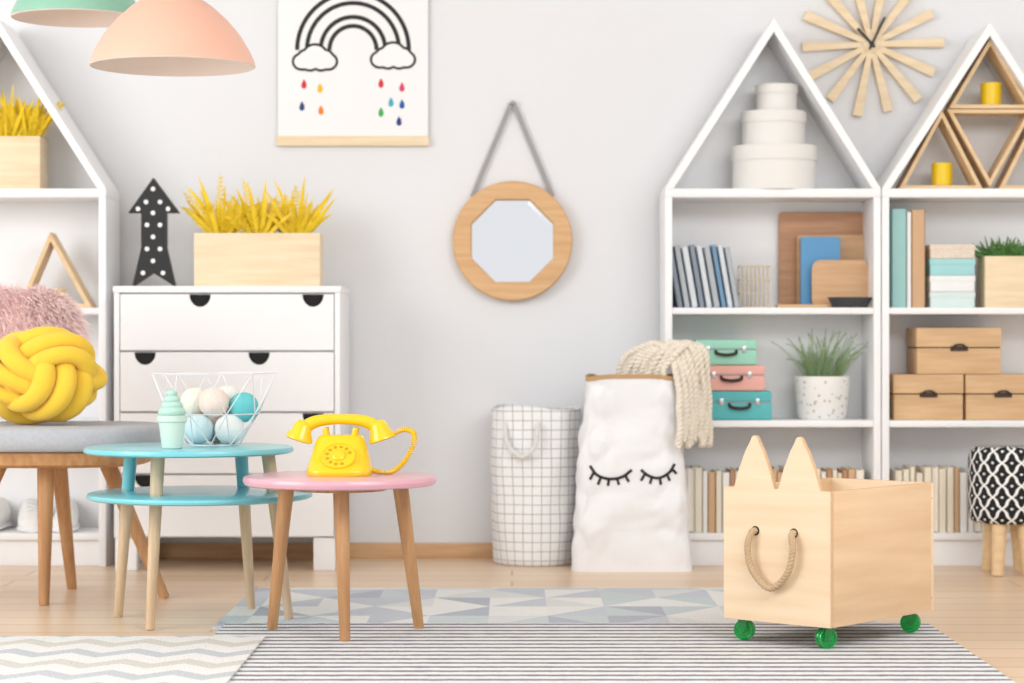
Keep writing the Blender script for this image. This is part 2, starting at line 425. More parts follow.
def blade(bm,base,d,L,w,droop,n=9):
    d=Vector(d).normalized(); p=Vector(base); t=bmesh.new(); prev=None
    s0=d.cross(Vector((random.uniform(-.7,.7),1,random.uniform(-.2,.2)))).normalized()
    for i in range(n+1):
        f=i/n; d=(d+Vector((d.x*.5,d.y*.5,-1))*droop/n*f).normalized(); s=(s0-d*s0.dot(d)).normalized(); nn=d.cross(s)
        ww=w*(math.sin(pi*(.18+.82*f))**.8 if f<1 else 0)+.0002
        r=[t.verts.new(p-s*ww),t.verts.new(p+nn*ww*.35),t.verts.new(p+s*ww)]
        if prev:
            t.faces.new((prev[0],prev[1],r[1],r[0])); t.faces.new((prev[1],prev[2],r[2],r[1]))
        prev=r; p=p+d*(L/n)
    add(bm,t)
def foliage(x0,x1,y0,y1,z,n,hmin,hmax,wid,mat,parent,spread=.7,lw=.006,droop=.5,tufts=0,mode='blade'):
    bm=B()
    if tufts:
        for k in range(tufts):
            cx=x0+(x1-x0)*(k+.5)/tufts; cy=(y0+y1)/2
            for i in range(n):
                a=(2*(i+random.random())/n-1); L=random.uniform(hmin,hmax)*(1-.12*abs(a))
                dr=(a*spread*1.25,random.uniform(-.5,.4),1); b0=(cx+a*.02,cy+random.uniform(-.02,.02),z)
                if mode=='fern' and i%3==0: frond(bm,b0,dr,L,wid*random.uniform(.7,1),random.uniform(.1,.6),n=15,lw=lw)
                elif mode=='fern': blade(bm,b0,dr,L*1.02,random.uniform(.006,.0095),random.uniform(.1,1.2))
                else: blade(bm,b0,dr,L,wid*random.uniform(.6,1),random.uniform(.2,1.1))
    else:
        for i in range(n):
            f=(i+.5)/n; x=x0+(x1-x0)*f; s=(f-.5)*2*spread+random.uniform(-.35,.35)
            frond(bm,(x,random.uniform(y0,y1),z),(s,random.uniform(-.3,.3),1),random.uniform(hmin,hmax),wid,droop*random.random(),lw=lw)
    return mk('foliage',bm,mat,parent,recalc=False,smooth=60)
def planter(p0,p1,pt,z,y0,d,label,mat,leaf,n,hmin,hmax,wid,sp,**k):
    xa=X(p0,y0);xb=X(p1,y0);zt=Z(pt,y0);t=.009
    e=top('planter',label,'planter',((xa+xb)/2,y0+d/2,z))
    z=z+.0003
    bm=B(); box(bm,(xa,y0,z),(xb,y0+t,zt),.002); box(bm,(xa,y0+d-t,z),(xb,y0+d,zt),.002); box(bm,(xa,y0+t*.9,z),(xa+t,y0+d-t*.9,zt),.001); box(bm,(xb-t,y0+t*.9,z),(xb,y0+d-t*.9,zt),.001); box(bm,(xa+t*.9,y0+t*.9,z),(xb-t*.9,y0+d-t*.9,z+t))
    mk('planter_box',bm,mat,e)
    bx('soil',(xa+t,y0+t,zt-.03),(xb-t,y0+d-t,zt-.02),soil,e,bev=0)
    foliage(xa+.02,xb-.02,y0+.03,y0+d-.03,zt-.021,n,hmin,hmax,wid,leaf,e,sp,**k)
    return e
zd=Z(286,7.55)
planter(194,320,233,zd,7.66,.13,'light pine planter box with yellow feathery ferns on the dresser',pine,yelleaf,24,.13,.235,.036,.72,tufts=3,mode='fern',lw=.010)
planter(-14,40,136,Z4,7.74,.14,'light pine planter with yellow feathery fern under the bookcase roof',pine,yelleaf,26,.12,.22,.036,.6,tufts=2,mode='fern',lw=.010)
planter(985,1042,256,Z3,7.75,.13,'light wooden planter with small green succulent on the shelf',pine,green1,50,.05,.105,.006,1.1,tufts=4)
xc=X(822,7.84); e=top('potted_plant','green wispy plant in a white speckled terrazzo pot','plant',(xc,7.84,Z2))
bm=B(); lathe(bm,[(0,0.0003),(.078,0.0003),(.085,.01),(.098,.145),(.097,.15),(.088,.15),(.086,.13),(0,.13)],(xc,7.84,Z2),40); mk('pot',bm,terrm,e)
bm=B(); lathe(bm,[(0,.131),(.086,.131),(.086,.12)],(xc,7.84,Z2),24); mk('soil',bm,soil,e)
foliage(xc-.05,xc+.055,7.80,7.87,Z2+.13,80,.08,.195,.018,green2,e,.4,lw=.0018,droop=1.5)
# second bookcase items
xa=X(892,7.74)
book(xa,.05,.17,Z(209,7.74)-Z3,Z3,teal2,yf=7.74,label='thick pale teal binder standing upright',group='tall books on the middle shelf')
book(xa+.052,.014,.17,.33,Z3,BC['white'],yf=7.74,label='thin white book standing upright',group='tall books on the middle shelf')
book(xa+.068,.046,.17,Z(210,7.74)-Z3,Z3,BC['tan'],yf=7.74,label='tan binder standing upright',group='tall books on the middle shelf')
zc=Z3; xb0=X(930,7.74)
for i,(h,m,nm) in enumerate(((.055,M('pale_mint_box',(214,230,228),.6),'pale mint'),(.056,M('white_box',(238,240,240),.6),'white'),(.058,M('light_teal_box',(164,216,218),.6),'light teal'),(.05,M('speckled_box',(230,214,198),.7,var=.3,scale=120),'beige speckled'))):
    e=top('storage_box','%s lidded card box in a small stack'%nm,'box',(xb0+.078,7.82,zc),group='small stacked boxes')
    bx('box_body',(xb0+.002,7.742,zc+.0004),(xb0+.154,7.9,zc+h*.7),m,e); bx('lid',(xb0,7.74,zc+h*.62),(xb0+.156,7.902,zc+h-.0004),m,e); zc+=h
def wcrate(p0,p1,z,h,label):
    y0=7.73; xa=X(p0,y0);xb=X(p1,y0); e=top('wooden_box',label,'box',((xa+xb)/2,y0+.1,z),group='wooden boxes with leather handles')
    bx('box_body',(xa,y0,z+.0005),(xb,y0+.2,z+h*.56),crate,e,bev=.003); bx('lid',(xa-.002,y0-.002,z+h*.58),(xb+.002,y0+.202,z+h-.0005),crate,e,bev=.004)
    bx('gap_shade_strip',(xa+.003,y0+.003,z+h*.5),(xb-.003,y0+.19,z+h*.62),dark,e,bev=0)  # dark strip added as the shade between lid and body
    xm=(xa+xb)/2; bm=B(); box(bm,(xm-.03,y0-.006,z+h*.5),(xm+.03,y0+.001,z+h*.6),.002); tube(bm,cat([(xm-.024,y0-.004,z+h*.56),(xm-.012,y0-.012,z+h*.63),(xm+.012,y0-.012,z+h*.63),(xm+.024,y0-.004,z+h*.56)],4),.003,6); mk('handle',bm,leather,e)
wcrate(894,963,Z2,.158,'brown wooden lidded box with dark leather handle'); wcrate(966,1040,Z2,.158,'brown wooden lidded box with dark leather handle')
wcrate(917,1001,Z2+.158,.16,'brown wooden lidded box stacked on two others')
def tri(name,P,t,y0,y1,mat,label,catg='shelf'):
    P=[Vector(p) for p in P]; a=(P[1]-P[2]).length;b=(P[0]-P[2]).length;c=(P[0]-P[1]).length; s=a+b+c
    I=(P[0]*a+P[1]*b+P[2]*c)/s; area=abs((P[1].x-P[0].x)*(P[2].y-P[0].y)-(P[2].x-P[0].x)*(P[1].y-P[0].y))/2
    r=2*area/s; k=(r-t)/r; Q=[I+(p-I)*k for p in P]; bm=B()
    t=bmesh.new()
    rings=[[t.verts.new((p.x,y,p.y)) for p in S] for (S,y) in ((P,y0),(P,y1),(Q,y1),(Q,y0))]
    for k in range(4):
        A=rings[k];C=rings[(k+1)%4]
        for i in range(3): t.faces.new((A[i],A[(i+1)%3],C[(i+1)%3],C[i]))
    bmesh.ops.recalc_face_normals(t,faces=t.faces)
    bmesh.ops.bevel(t,geom=t.edges[:],offset=.001,segments=2,affect='EDGES')
    add(bm,t)
    return mk(name,bm,mat,label=label,catg=catg)
yt=7.74
def q(px,z): return (X(px,yt),z)
za=Z4+.0005; zb=Z(109,yt); zt=Z(38,yt)
tri('triangle_shelf',[q(899,za),q(983,za),q(942,zb-.003)],.013,yt,yt+.12,oakpale,'oak triangle wall shelf standing on its base, holding a yellow cup')
tri('triangle_shelf',[q(949,zb+.002),q(1032,zb+.002),q(990.5,zt)],.013,yt,yt+.12,oakpale,'oak triangle shelf on top of two others with a yellow cup')
tri('triangle_shelf',[q(947,zb-.001),q(1034,zb-.001),q(990,za+.008)],.013,yt,yt+.12,oakpale,'inverted oak triangle shelf between two upright ones')
tri('triangle_shelf',[q(999,za),q(1078,za),q(1039,zb-.003)],.013,yt,yt+.12,oakpale,'oak triangle shelf standing on its base beside the inverted one')
tri('triangle_shelf',[(X(18,7.76),Z3+.0005),(X(92,7.76),Z3+.0005),(X(50,7.76),Z(232,7.76))],.014,7.76,7.86,oakpale,'oak triangle frame standing on the bookcase shelf','decoration')
def cup(x,y,z,label,r=.036,h=.08):
    bm=B(); lathe(bm,[(0,0),(r-.004,0),(r-.001,.003),(r,h),(r-.004,h),(r-.005,.006),(0,.006)],(x,y,z),28); mk('cup',bm,yelcup,label=label,catg='cup',group='yellow cups')
cup(X(942,7.8),7.8,za+.0135,'yellow cup inside a lower triangle shelf'); cup(X(991,7.8),7.8,zb+.0155,'yellow cup inside the upper triangle shelf'); cup(X(57,7.81),7.81,Z3+.015,'yellow cup inside an oak triangle frame',.03,.05)

# ---------------- clock
cx,cz=X(872,7.96),Z(44,7.96)
e=top('wall_clock','starburst wall clock of light wooden sticks with black hands','clock',(cx,7.96,cz))
NR=14
for i in range(NR):
    a=2*pi*i/NR+.03; bm=B(); d=(math.cos(a),math.sin(a)); n=(-d[1],d[0])
    l=.244 if i%2 else .258; w0,w1=.009,.0175
    prism(bm,[(cx+d[0]*.012+n[0]*w0,cz+d[1]*.012+n[1]*w0),(cx+d[0]*l+n[0]*w1,cz+d[1]*l+n[1]*w1),(cx+d[0]*l-n[0]*w1,cz+d[1]*l-n[1]*w1),(cx+d[0]*.012-n[0]*w0,cz+d[1]*.012-n[1]*w0)],7.968+.005*(i%2),7.994,.001); mk('ray',bm,pine,e)
bm=B(); cyl(bm,(cx,7.99,cz),(cx,7.964,cz),.03,seg=32); mk('hub',bm,pine,e)
for nm,(dx,dz),w in (('hour_hand',(-.05,.055),.010),('minute_hand',(.045,.095),.008)):
    bm=B(); v=Vector((dx,dz)); n=Vector((-dz,dx)).normalized()*w/2; c0=Vector((cx,cz))
    yy=7.9605 if nm=='hour_hand' else 7.957
    prism(bm,[tuple(c0-v*.2+n),tuple(c0+v+n),tuple(c0+v-n),tuple(c0-v*.2-n)],yy,yy+.003); mk(nm,bm,black,e)
bm=B(); cyl(bm,(cx,7.965,cz),(cx,7.953,cz),.009); mk('hand_pin',bm,black,e)

# ---------------- mirror
cx,cz=X(512.5,7.96),Z(241,7.96); R=.212; Ro=.157
e=top('wall_mirror','octagonal mirror in round oak frame hung by grey strap','mirror',(cx,7.98,cz-R))
bm=B(); n=96; rings=[]
def octr(a,r): 
    k=(a+pi/8)%(pi/4)-pi/8; return r*math.cos(pi/8)/math.cos(k)
for rr,y in (('o',7.995),('o',7.957),('O',7.952),('I',7.952),('i',7.957),('i',7.995)):
    g=[]
    for i in range(n):
        a=2*pi*i/n
        r={'o':R,'O':R-.005,'I':octr(a,Ro+.005),'i':octr(a,Ro)}[rr]
        g.append(bm.verts.new((cx+r*math.cos(a),y,cz+r*math.sin(a))))
    rings.append(g)
for k in range(6):
    a=rings[k];b=rings[(k+1)%6]
    for i in range(n): bm.faces.new((a[i],a[(i+1)%n],b[(i+1)%n],b[i]))
mk('frame',bm,WD('mirror_oak',(206,160,110),(224,182,134),0),e)
bm=B(); pts=[]; 
for y,r in ((7.99,Ro+.004),(7.9708,Ro+.004),(7.970,Ro-.016)):
    pts.append([bm.verts.new((cx+r*math.cos(a),y,cz+r*math.sin(a))) for a in [pi/8+pi/4*i for i in range(8)]])
for a,b in zip(pts,pts[1:]):
    for i in range(8): bm.faces.new((a[i],a[(i+1)%8],b[(i+1)%8],b[i]))
bm.faces.new(pts[-1]); bm.faces.new(pts[0][::-1]); mk('mirror_glass',bm,mirrorm,e,smooth=1)
hx,hz=cx,Z(103,7.97)
bm=B()
for s in (-1,1):
    p0=Vector((cx+s*.143,7.97,cz+.158)); p1=Vector((hx+s*.004,7.97,hz)); d=(p1-p0); nn=Vector((-d.z,0,d.x)).normalized()*.008
    prism(bm,[((p0+nn).x,(p0+nn).z),((p1+nn).x,(p1+nn).z),((p1-nn).x,(p1-nn).z),((p0-nn).x,(p0-nn).z)],7.985,7.988)
mk('strap',bm,strapm,e)
bm=B(); cyl(bm,(hx,7.999,hz+.003),(hx,7.972,hz+.003),.007); mk('hook',bm,strapm,e)

# ---------------- poster
yp=7.985
def pw(px,py): return (X(px,yp),Z(py,yp))
e=top('poster','white poster with black rainbow, clouds and coloured raindrops','poster',(X(353,yp),yp,Z(146,yp)))
a=pw(278,140); b=pw(428,-75)
bx('poster_paper',(a[0],yp,a[1]),(b[0],yp+.003,b[1]),paper,e,bev=0)
for nm,y0,y1 in (('rail',146,136),('rail',-66,-77)):
    p=pw(277,y0); r=pw(429,y1); bx(nm,(p[0],yp-.008,p[1]),(r[0],7.998,r[1]),pine,e)
bm=B()
for rad in (57,47,33,24):
    ribbon(bm,[pw(353+rad*math.cos(t)*.98,50-rad*math.sin(t)) for t in [pi*i/40 for i in range(41)]],.015,yp-.0008)
mk('rainbow_print',bm,black,e,recalc=False)
def cloud(cx,cy):
    C=[(0,-3,12),(-13,4,9),(13,4,9),(-5,6,8),(6,6,8),(-9,-1,8),(10,-1,8)]; pts=[]
    for i in range(72):
        a=2*pi*i/72; dx,dy=math.cos(a),math.sin(a); best=0
        for (x,y,r) in C:
            bq=dx*x+dy*(y); c=x*x+y*y-r*r; D=bq*bq-c
            if D>0: best=max(best,bq+math.sqrt(D))
        pts.append(pw(cx+dx*best,cy+dy*best*.9))
    bm=B()
    v=[bm.verts.new((x,yp-.0012,z)) for x,z in pts]; bm.faces.new(v)
    ribbon(bm,pts,.009,yp-.0016,mi=1,closed=True)
    mk('cloud_print',bm,[paper,black],e,recalc=False)
cloud(315,58); cloud(393,56)
drops=[(304,84,(214,40,60)),(320,88,(240,190,30)),(302,106,(40,70,120)),(321,110,(240,130,40)),(381,83,(214,50,60)),(402,87,(220,60,110)),(391,102,(70,170,200)),(381,112,(60,170,90)),(402,104,(30,90,170)),(399,121,(30,60,130))]
for i,(px,py,c) in enumerate(drops):
    bm=B(); pts=[]
    for k in range(20):
        a=2*pi*k/20; r=3.4; x=r*math.sin(a)*(math.sin(a/2)); y=r*1.4*math.cos(a)
        pts.append(pw(px+x,py-y))
    bm.faces.new([bm.verts.new((x,yp-.001,z)) for x,z in pts]); mk('raindrop_print',bm,M('drop_ink',c,.7),e,recalc=False)

# ---------------- dresser
y0=7.55; xa=X(114,y0); xb=X(340,y0); zb_=Z(538,y0)
e=top('dresser','white chest of drawers with semicircular cut-out handles','dresser',((xa+xb)/2,7.76,0))
bx('side_panel',(xa,y0,zb_),(xa+.018,7.97,zd-.022),white,e); bx('side_panel',(xb-.018,y0,zb_),(xb,7.97,zd-.022),white,e)
bx('body',(xa+.018,y0+.02,zb_),(xb-.018,7.97,zd-.022),white,e)
bx('top_panel',(xa-.003,y0-.004,zd-.022),(xb+.003,7.972,zd),white,e)
for (ax,ay) in ((xa+.002,y0+.01),(xb-.09,y0+.01),(xa+.002,7.88),(xb-.077,7.88)): bx('leg',(ax,ay,0),(ax+.072,ay+.06,zb_),white,e)
rows=[(294,351),(352,412),(413,474),(475,537)]
cut=[(200,313),(145,259),(200,313),(145,259)]
for (ta,tb),cs in zip(rows,cut):
    z1=Z(ta,y0)-.001; z0=Z(tb,y0)+.003; r=.036
    pts=[(xa+.021,z0),(xb-.021,z0),(xb-.021,z1)]
    for c in sorted(cs,reverse=True):
        c=X(c,y0)
        for k in range(13):
            a=pi*k/12; pts.append((c+r*math.cos(a),z1-.001-r*1.15*math.sin(a) if 0<k<12 else z1))
    pts.append((xa+.021,z1))
    bm=B(); prism(bm,pts,y0,y0+.016); d=mk('drawer',bm,white,e,smooth=25)
    for c in cs:
        c=X(c,y0); bx('cutout_shade_plate',(c-r-.004,y0+.010,z1-.05),(c+r+.004,y0+.0165,z1-.001),dark,d,bev=0)  # dark plate over the white carcass, painted shade inside the notch
ya=7.68; P=[(153,176),(179,211),(166,211),(166,246),(175,285),(153,271),(132,285),(141,246),(141,211),(128,211)]
s0=zd-Z(285,ya); pts=[(X(a,ya),Z(b,ya)+s0+.0005) for a,b in P]
bm=B(); prism(bm,pts,ya,ya+.04,.001)
for (a,b) in [(153,187),(146,200),(160,200),(138,207),(168,207),(153,211),(147,223),(160,223),(153,235),(147,247),(160,247),(153,259),(143,271),(163,271)]:
    t=bmesh.new(); bmesh.ops.create_circle(t,cap_ends=True,segments=16,radius=.0078)
    add(bm,t,1,Matrix.Translation((X(a,ya),ya-.0006,Z(b,ya)+s0))@Matrix.Rotation(pi/2,4,'X'))
mk('arrow_decoration',bm,[black,paper],label='black wooden up-arrow with white dots on the dresser',catg='decoration',recalc=False)

# ---------------- laundry basket
xc,yc=X(535.5,7.83),7.83; zt=Z(407,7.83)
e=top('laundry_basket','white fabric laundry basket with thin dark grid and rope handle','basket',(xc,yc,0))
bm=B(); lathe(bm,[(0,0),(.138,0),(.146,.006)]+[(.148+.008*k/12,.02+(zt-.02)*k/12) for k in range(13)]+[(.152,zt),(.146,.3),(.140,.012),(0,.012)],(xc,yc,0),72)
for v in bm.verts:
    a=math.atan2(v.co.y-yc,v.co.x-xc); rr=math.hypot(v.co.x-xc,v.co.y-yc)
    f=min(1,v.co.z*6); bx_=1+.09*(1-math.cos(4*a))/2*f
    nn=1+.07*MN.noise(Vector((math.cos(a)*2.2,math.sin(a)*2.2,v.co.z*7)))*f
    v.co.x=xc+rr*math.cos(a)*bx_*nn; v.co.y=min(yc+rr*math.sin(a)*bx_*nn,7.985); 
    if v.co.z>zt-.01: v.co.z+=.007*math.sin(3*a+1)
mk('basket_body',bm,gridm,e,smooth=60)
bm=B(); rope(bm,cat([(xc-.105,yc-.13,zt-.05),(xc-.098,yc-.162,zt-.12),(xc-.05,yc-.182,zt-.165),(xc-.005,yc-.185,zt-.13),(xc+.008,yc-.170,zt-.05)],10),.004,.0055,3,9); mk('handle',bm,M('white_rope',(222,220,216),.9),e)

# ---------------- paper bag
xc,yc=X(632.5,7.56),7.60; hw0=.203;hw1=.150; zt=Z(376,7.52); n=120; m=56
e=top('paper_bag','creased white paper storage bag printed with sleeping eyes','bag',(xc,yc,0))
def bagring(bm,z,off=0):
    f=z/zt; hx=hw0+(hw1-hw0)*f**1.15; hy=.084-.006*f; g=[]
    for i in range(n):
        a=2*pi*i/n; x,y=se(a,hx,hy)
        w=MN.noise(Vector((x*7,y*9,z*6)))*.010
        w+=(abs(MN.noise(Vector((x*8+z*6+5,y*13,z*6-x*5+3))))-.2)*.026
        w+=(abs(MN.noise(Vector((x*18-z*12+5,y*20,z*13+x*9))))-.2)*.009
        g_=min(1,f*4+.2)*(1-.75*max(0,1-abs(z-.31)/.05)*(1 if y<0 else 0))
        ln=math.hypot(x,y); ox,oy=x/ln,y/ln
        if abs(y)>.9*hy: ox,oy=ox*.3,math.copysign(1,y)
        k=w*g_*(1 if abs(y)>.9*hy else .75)+off
        k=max(-.014,min(.016,k))
        g.append(bm.verts.new((xc+x+ox*k,yc+y+oy*k,z+(0.005*math.sin(a*3) if f>.9 else 0))))
    return g
bm=B(); R_=[bagring(bm,zt*i/m) for i in range(m+1)]
for a,b in zip(R_,R_[1:]):
    for i in range(n): bm.faces.new((a[i],a[(i+1)%n],b[(i+1)%n],b[i]))
bm.faces.new(R_[0][::-1]); bmesh.ops.recalc_face_normals(bm,faces=bm.faces)
bvh=BVHTree.FromBMesh(bm)
mk('bag_body',bm,bagm,e,smooth=40)
bm=B()
A=bagring(bm,zt-.014,.0025); C=bagring(bm,zt+.001,.0025); D=bagring(bm,zt+.001,-.004); E_=bagring(bm,zt-.014,-.004)
for a,b in ((A,C),(C,D),(D,E_)):
    for i in range(n): bm.faces.new((a[i],a[(i+1)%n],b[(i+1)%n],b[i]))
mk('bag_rim',bm,kraft,e,smooth=60,recalc=False)
def proj(x,z):
    h=bvh.ray_cast(Vector((x,6,z)),Vector((0,1,0)))[0]; return (h.y if h else yc-.09)-.003
def eye(pts,lashes):
    bm=B(); yy=7.51
    path=cat([(X(a,yy),Z(b,yy),0) for a,b in pts],12); ribbon(bm,[(p[0],p[1]) for p in path],.0095,0,proj=proj)
    for (a,b,c,d) in lashes: 
        ribbon(bm,[(X(a+(c-a)*k/6,yy),Z(b+(d-b)*k/6,yy)) for k in range(7)],.009,0,proj=proj)
    mk('eye_print',bm,black,e,recalc=False)
eye([(590,466),(597,475),(609,479),(622,477),(632,470)],[(594,472,590,480),(601,477,598,485),(609,479,608,486),(617,478,619,485),(625,475,629,482)])
eye([(641,470),(649,476),(659,478),(669,473),(675,464)],[(645,474,641,481),(652,477,650,484),(660,478,661,485),(667,474,670,481),(672,469,677,474)])
# throw
bm=B()
NS=13
for j in range(NS):
    u=j/(NS-1); Yb=7.585+.010*(j%2)
    def w(px,py,dy=0): return (X(px,Yb),Yb+dy,Z(py,Yb))
    wv=random.uniform(-2,2); w2=random.uniform(-3,3)
    P=[w(622+44*u,394,.05-.09*u),w(620+44*u,368+(j%3)*3,.035-.08*u),w(632+50*u,352+wv-6*u,.01-.06*u),w(656+38*u,345+w2*.6,-.02),w(672+32*u,360-8*u+wv,-.045),w(677+30*u+wv,392,-.095+.10*u),w(679+31*u+w2,420,-.115+.12*u),w(676+35*u-wv,446-(j%4)*3,-.115+.12*u)]
    C=cat(P,20); ph=random.uniform(0,6)
    C=[p+Vector((.002*math.sin(i*.25+ph),0.002*math.cos(i*.3+ph),.001*math.sin(i*.2+ph))) for i,p in enumerate(C)]
    rope(bm,C,.0056,.0068,2,21,8)
mk('knitted_throw',bm,cream,label='soft cream knitted throw draped over the paper bag rim',catg='blanket',smooth=80)

# ---------------- pouf stool
xc,yc=X(1008,7.47),7.47
e=top('pouf_stool','round stool with black and white lattice fabric and wooden legs','stool',(xc,yc,0))
zt=Z(448,yc-.1); zb2=Z(522,yc)
bm=B(); lathe(bm,[(0,zb2),(.11,zb2),(.126,zb2+.01),(.130,zb2+.04),(.131,zt-.04),(.126,zt-.012),(.112,zt),(0,zt+.004)],(xc,yc,0),64); mk('seat',bm,latm,e,smooth=60)
for a in (238,300,55,120):
    r=math.radians(a); c,s=math.cos(r),math.sin(r)
    bm=B(); cyl(bm,(xc+.08*c,yc+.08*s,zb2+.01),(xc+.1*c,yc+.1*s,0),.026,.02); mk('leg',bm,oakpale,e)

# ---------------- pink table + phone
pc=Vector((X(340,5.83),5.83,0)); 
e=top('round_side_table','small round pink-topped table with three oak legs','table',(pc.x,pc.y,.0125))
bm=B(); lathe(bm,[(0,.399),(.24,.399),(.247,.402),(.2505,.410),(.2505,.414),(.247,.4215),(.24,.423),(0,.423)],pc,80); mk('tabletop',bm,pinktop,e)
for (a,b),(c,y) in (((272,634),(287,5.90)),((345,646),(341,5.74)),((419,633),(400,5.90))):
    f=foot(a,b,.0127); t=Vector((X(c,y),y,.4)); bm=B(); cyl(bm,f,t,.0135,.021,24); mk('leg',bm,oakleg,e)
bm=B(); lathe(bm,[(0,.385),(.12,.385),(.12,.399),(0,.399)],pc,40); mk('top_support',bm,oakleg,e)
px_,py_=X(340,5.85),5.85; zt=.4232
e=top('rotary_telephone','yellow retro rotary telephone with coiled cord','telephone',(px_,py_,zt))
def loft(bm,secs,seg=40,p=.5,mi=0):
    t=bmesh.new(); R=[]
    for (z,hx,hy,cx,cy) in secs:
        R.append([t.verts.new((cx+se(2*pi*i/seg,hx,hy,p)[0],cy+se(2*pi*i/seg,hx,hy,p)[1],z)) for i in range(seg)])
    for a,b in zip(R,R[1:]):
        for i in range(seg): t.faces.new((a[i],a[(i+1)%seg],b[(i+1)%seg],b[i]))
    t.faces.new(R[0][::-1]); t.faces.new(R[-1]); add(bm,t,mi)
bm=B(); loft(bm,[(zt,.082,.082,px_,py_),(zt+.008,.086,.086,px_,py_),(zt+.016,.084,.083,px_,py_),(zt+.035,.080,.068,px_,py_+.010),(zt+.06,.072,.05,px_,py_+.02),(zt+.085,.065,.04,px_,py_+.026),(zt+.098,.059,.034,px_,py_+.028),(zt+.103,.052,.028,px_,py_+.028)],48,.6); mk('telephone_body',bm,yellow,e,smooth=50)
Dm=Matrix.Translation((px_,py_-.045,zt+.048))@Matrix.Rotation(math.radians(45),4,'X')
bm=B(); lathe(bm,[(0,-.01),(.044,-.01),(.045,.004),(.043,.008),(.040,.009),(.039,.007),(0,.007)],seg=48,mx=Dm); d=mk('dial',bm,yellow,e,smooth=40)
bm=B()
for k in range(10):
    a=math.radians(k*30+20); lathe(bm,[(0,.0078),(.0048,.0078),(.0054,.0068),(0,.0068)],(.030*math.cos(a),.030*math.sin(a),0),12,mx=Dm)
mk('finger_holes',bm,M('dial_dark_yellow',(196,154,10),.5),d)
bm=B(); lathe(bm,[(0,.0135),(.014,.013),(.018,.010),(.018,.006)],seg=24,mx=Dm); mk('dial_center',bm,yellow,d)
for s in (-1,1):
    for t_ in (-.022,.022):
        bm=B(); cyl(bm,(px_+s*.035,py_+.028+t_*.9,zt+.092),(px_+s*.04,py_+.028+t_,zt+.122),.009,.007,14); mk('cradle_prong',bm,yellow,e)
bm=B(); hy=py_+.028; hz=zt+.123
path=cat([(px_-.10,hy,hz-.005),(px_-.07,hy,hz+.013),(px_-.03,hy,hz+.020),(px_+.03,hy,hz+.020),(px_+.07,hy,hz+.013),(px_+.10,hy,hz-.005)],8)
tube(bm,path,lambda f:.0135+.005*abs(f-.5)*2,14)
for s in (-1,1):
    mx=Matrix.Translation((px_+s*.097,hy-.002,hz+.006))@Matrix.Rotation(math.radians(s*-18),4,'Y')
    lathe(bm,[(0,.012),(.016,.010),(.023,0),(.027,-.018),(.035,-.033),(.036,-.040),(.031,-.043),(0,-.041)],seg=32,mx=mx)
mk('handset',bm,yellow,e,smooth=50)
bm=B(); zf=zt+.0085; P=[(px_+.105,hy,hz-.028),(px_+.13,hy-.003,hz-.022),(px_+.162,hy-.008,hz-.006),(px_+.188,hy-.015,hz-.012),(px_+.193,hy-.022,hz-.036),(px_+.180,hy-.03,hz-.070),(px_+.160,hy-.035,zf+.018),(px_+.135,hy-.035,zf),(px_+.10,hy-.03,zf),(px_+.075,hy-.025,zf+.006)]
rope(bm,cat(P,44),.0058,.0021,1,56,5); mk('coiled_cord',bm,yellow,e,smooth=80)

# ---------------- blue table
tc=Vector((X(189,6.2),6.2,0)); lc=Vector((X(200,6.2),6.2,0))
e=top('two_tier_table','round turquoise two-tier side table with light wooden legs','table',(tc.x,tc.y,0))
bm=B(); lathe(bm,[(0,.463),(.278,.463),(.286,.467),(.287,.472),(.284,.479),(.278,.481),(0,.481)],tc,80); mk('tabletop',bm,bluetop,e)
bm=B(); lathe(bm,[(0,.338),(.300,.338),(.308,.342),(.309,.347),(.306,.353),(.300,.355),(0,.355)],lc,80); mk('lower_shelf',bm,bluetop,e)
for (a,b),(c,y),bl in (((118,617),(131,6.27),1),((150,630),(158,6.06),0),((251,611),(241,6.38),1),((289,621),(268,6.2),0)):
    z0=.0065 if (a>225 and b<640) else .0005
    f=foot(a,b,z0); t=Vector((X(c,y),y,.463)); bm=B()
    mid=f.lerp(t,(.356-z0)/(.463-z0)); cyl(bm,f,mid,.0125,.0175,20,0); cyl(bm,mid,t,.0175,.019,20,1)
    mk('leg',bm,[lightleg,bluetop if bl else lightleg],e)
xj,yj,zj=X(172,6.06),6.06,.4813
e=top('ice_cream_jar','mint ice-cream-shaped jar with swirled lid on the turquoise table','jar',(xj,yj,zj))
bm=B(); lathe(bm,[(0,0),(.024,0),(.027,.003),(.036,.07),(.040,.074),(.040,.088),(.036,.09),(0,.09)],(xj,yj,zj),32); mk('jar_cup',bm,M('pale_mint_ceramic',(206,226,214),.3),e)
bm=B()
for k in range(4):
    r=.032-.0075*k; z=zj+.097+.0165*k; tube(bm,[(xj+r*math.cos(a)*.78,yj+r*math.sin(a)*.78,z+.004*a/6.28) for a in [2*pi*i/24 for i in range(24)]],.0125-.0015*k,10,True)
lathe(bm,[(0,.088),(.03,.09),(.026,.11),(.016,.135),(.008,.155),(0,.166)],(xj,yj,zj),20)
mk('swirl_lid',bm,M('mint_glaze',(180,218,204),.35),e,smooth=60)
xw,yw,zw=X(214,6.27),6.27,.4815
bm=B(); n=8; r0,r1,r2=.072,.13,.172; h1,h2=.088,.20
def pt(r,i,z,o=0): a=2*pi*(i+o)/n; return Vector((xw+r*math.cos(a),yw+r*math.sin(a),zw+z))
wr=.0016
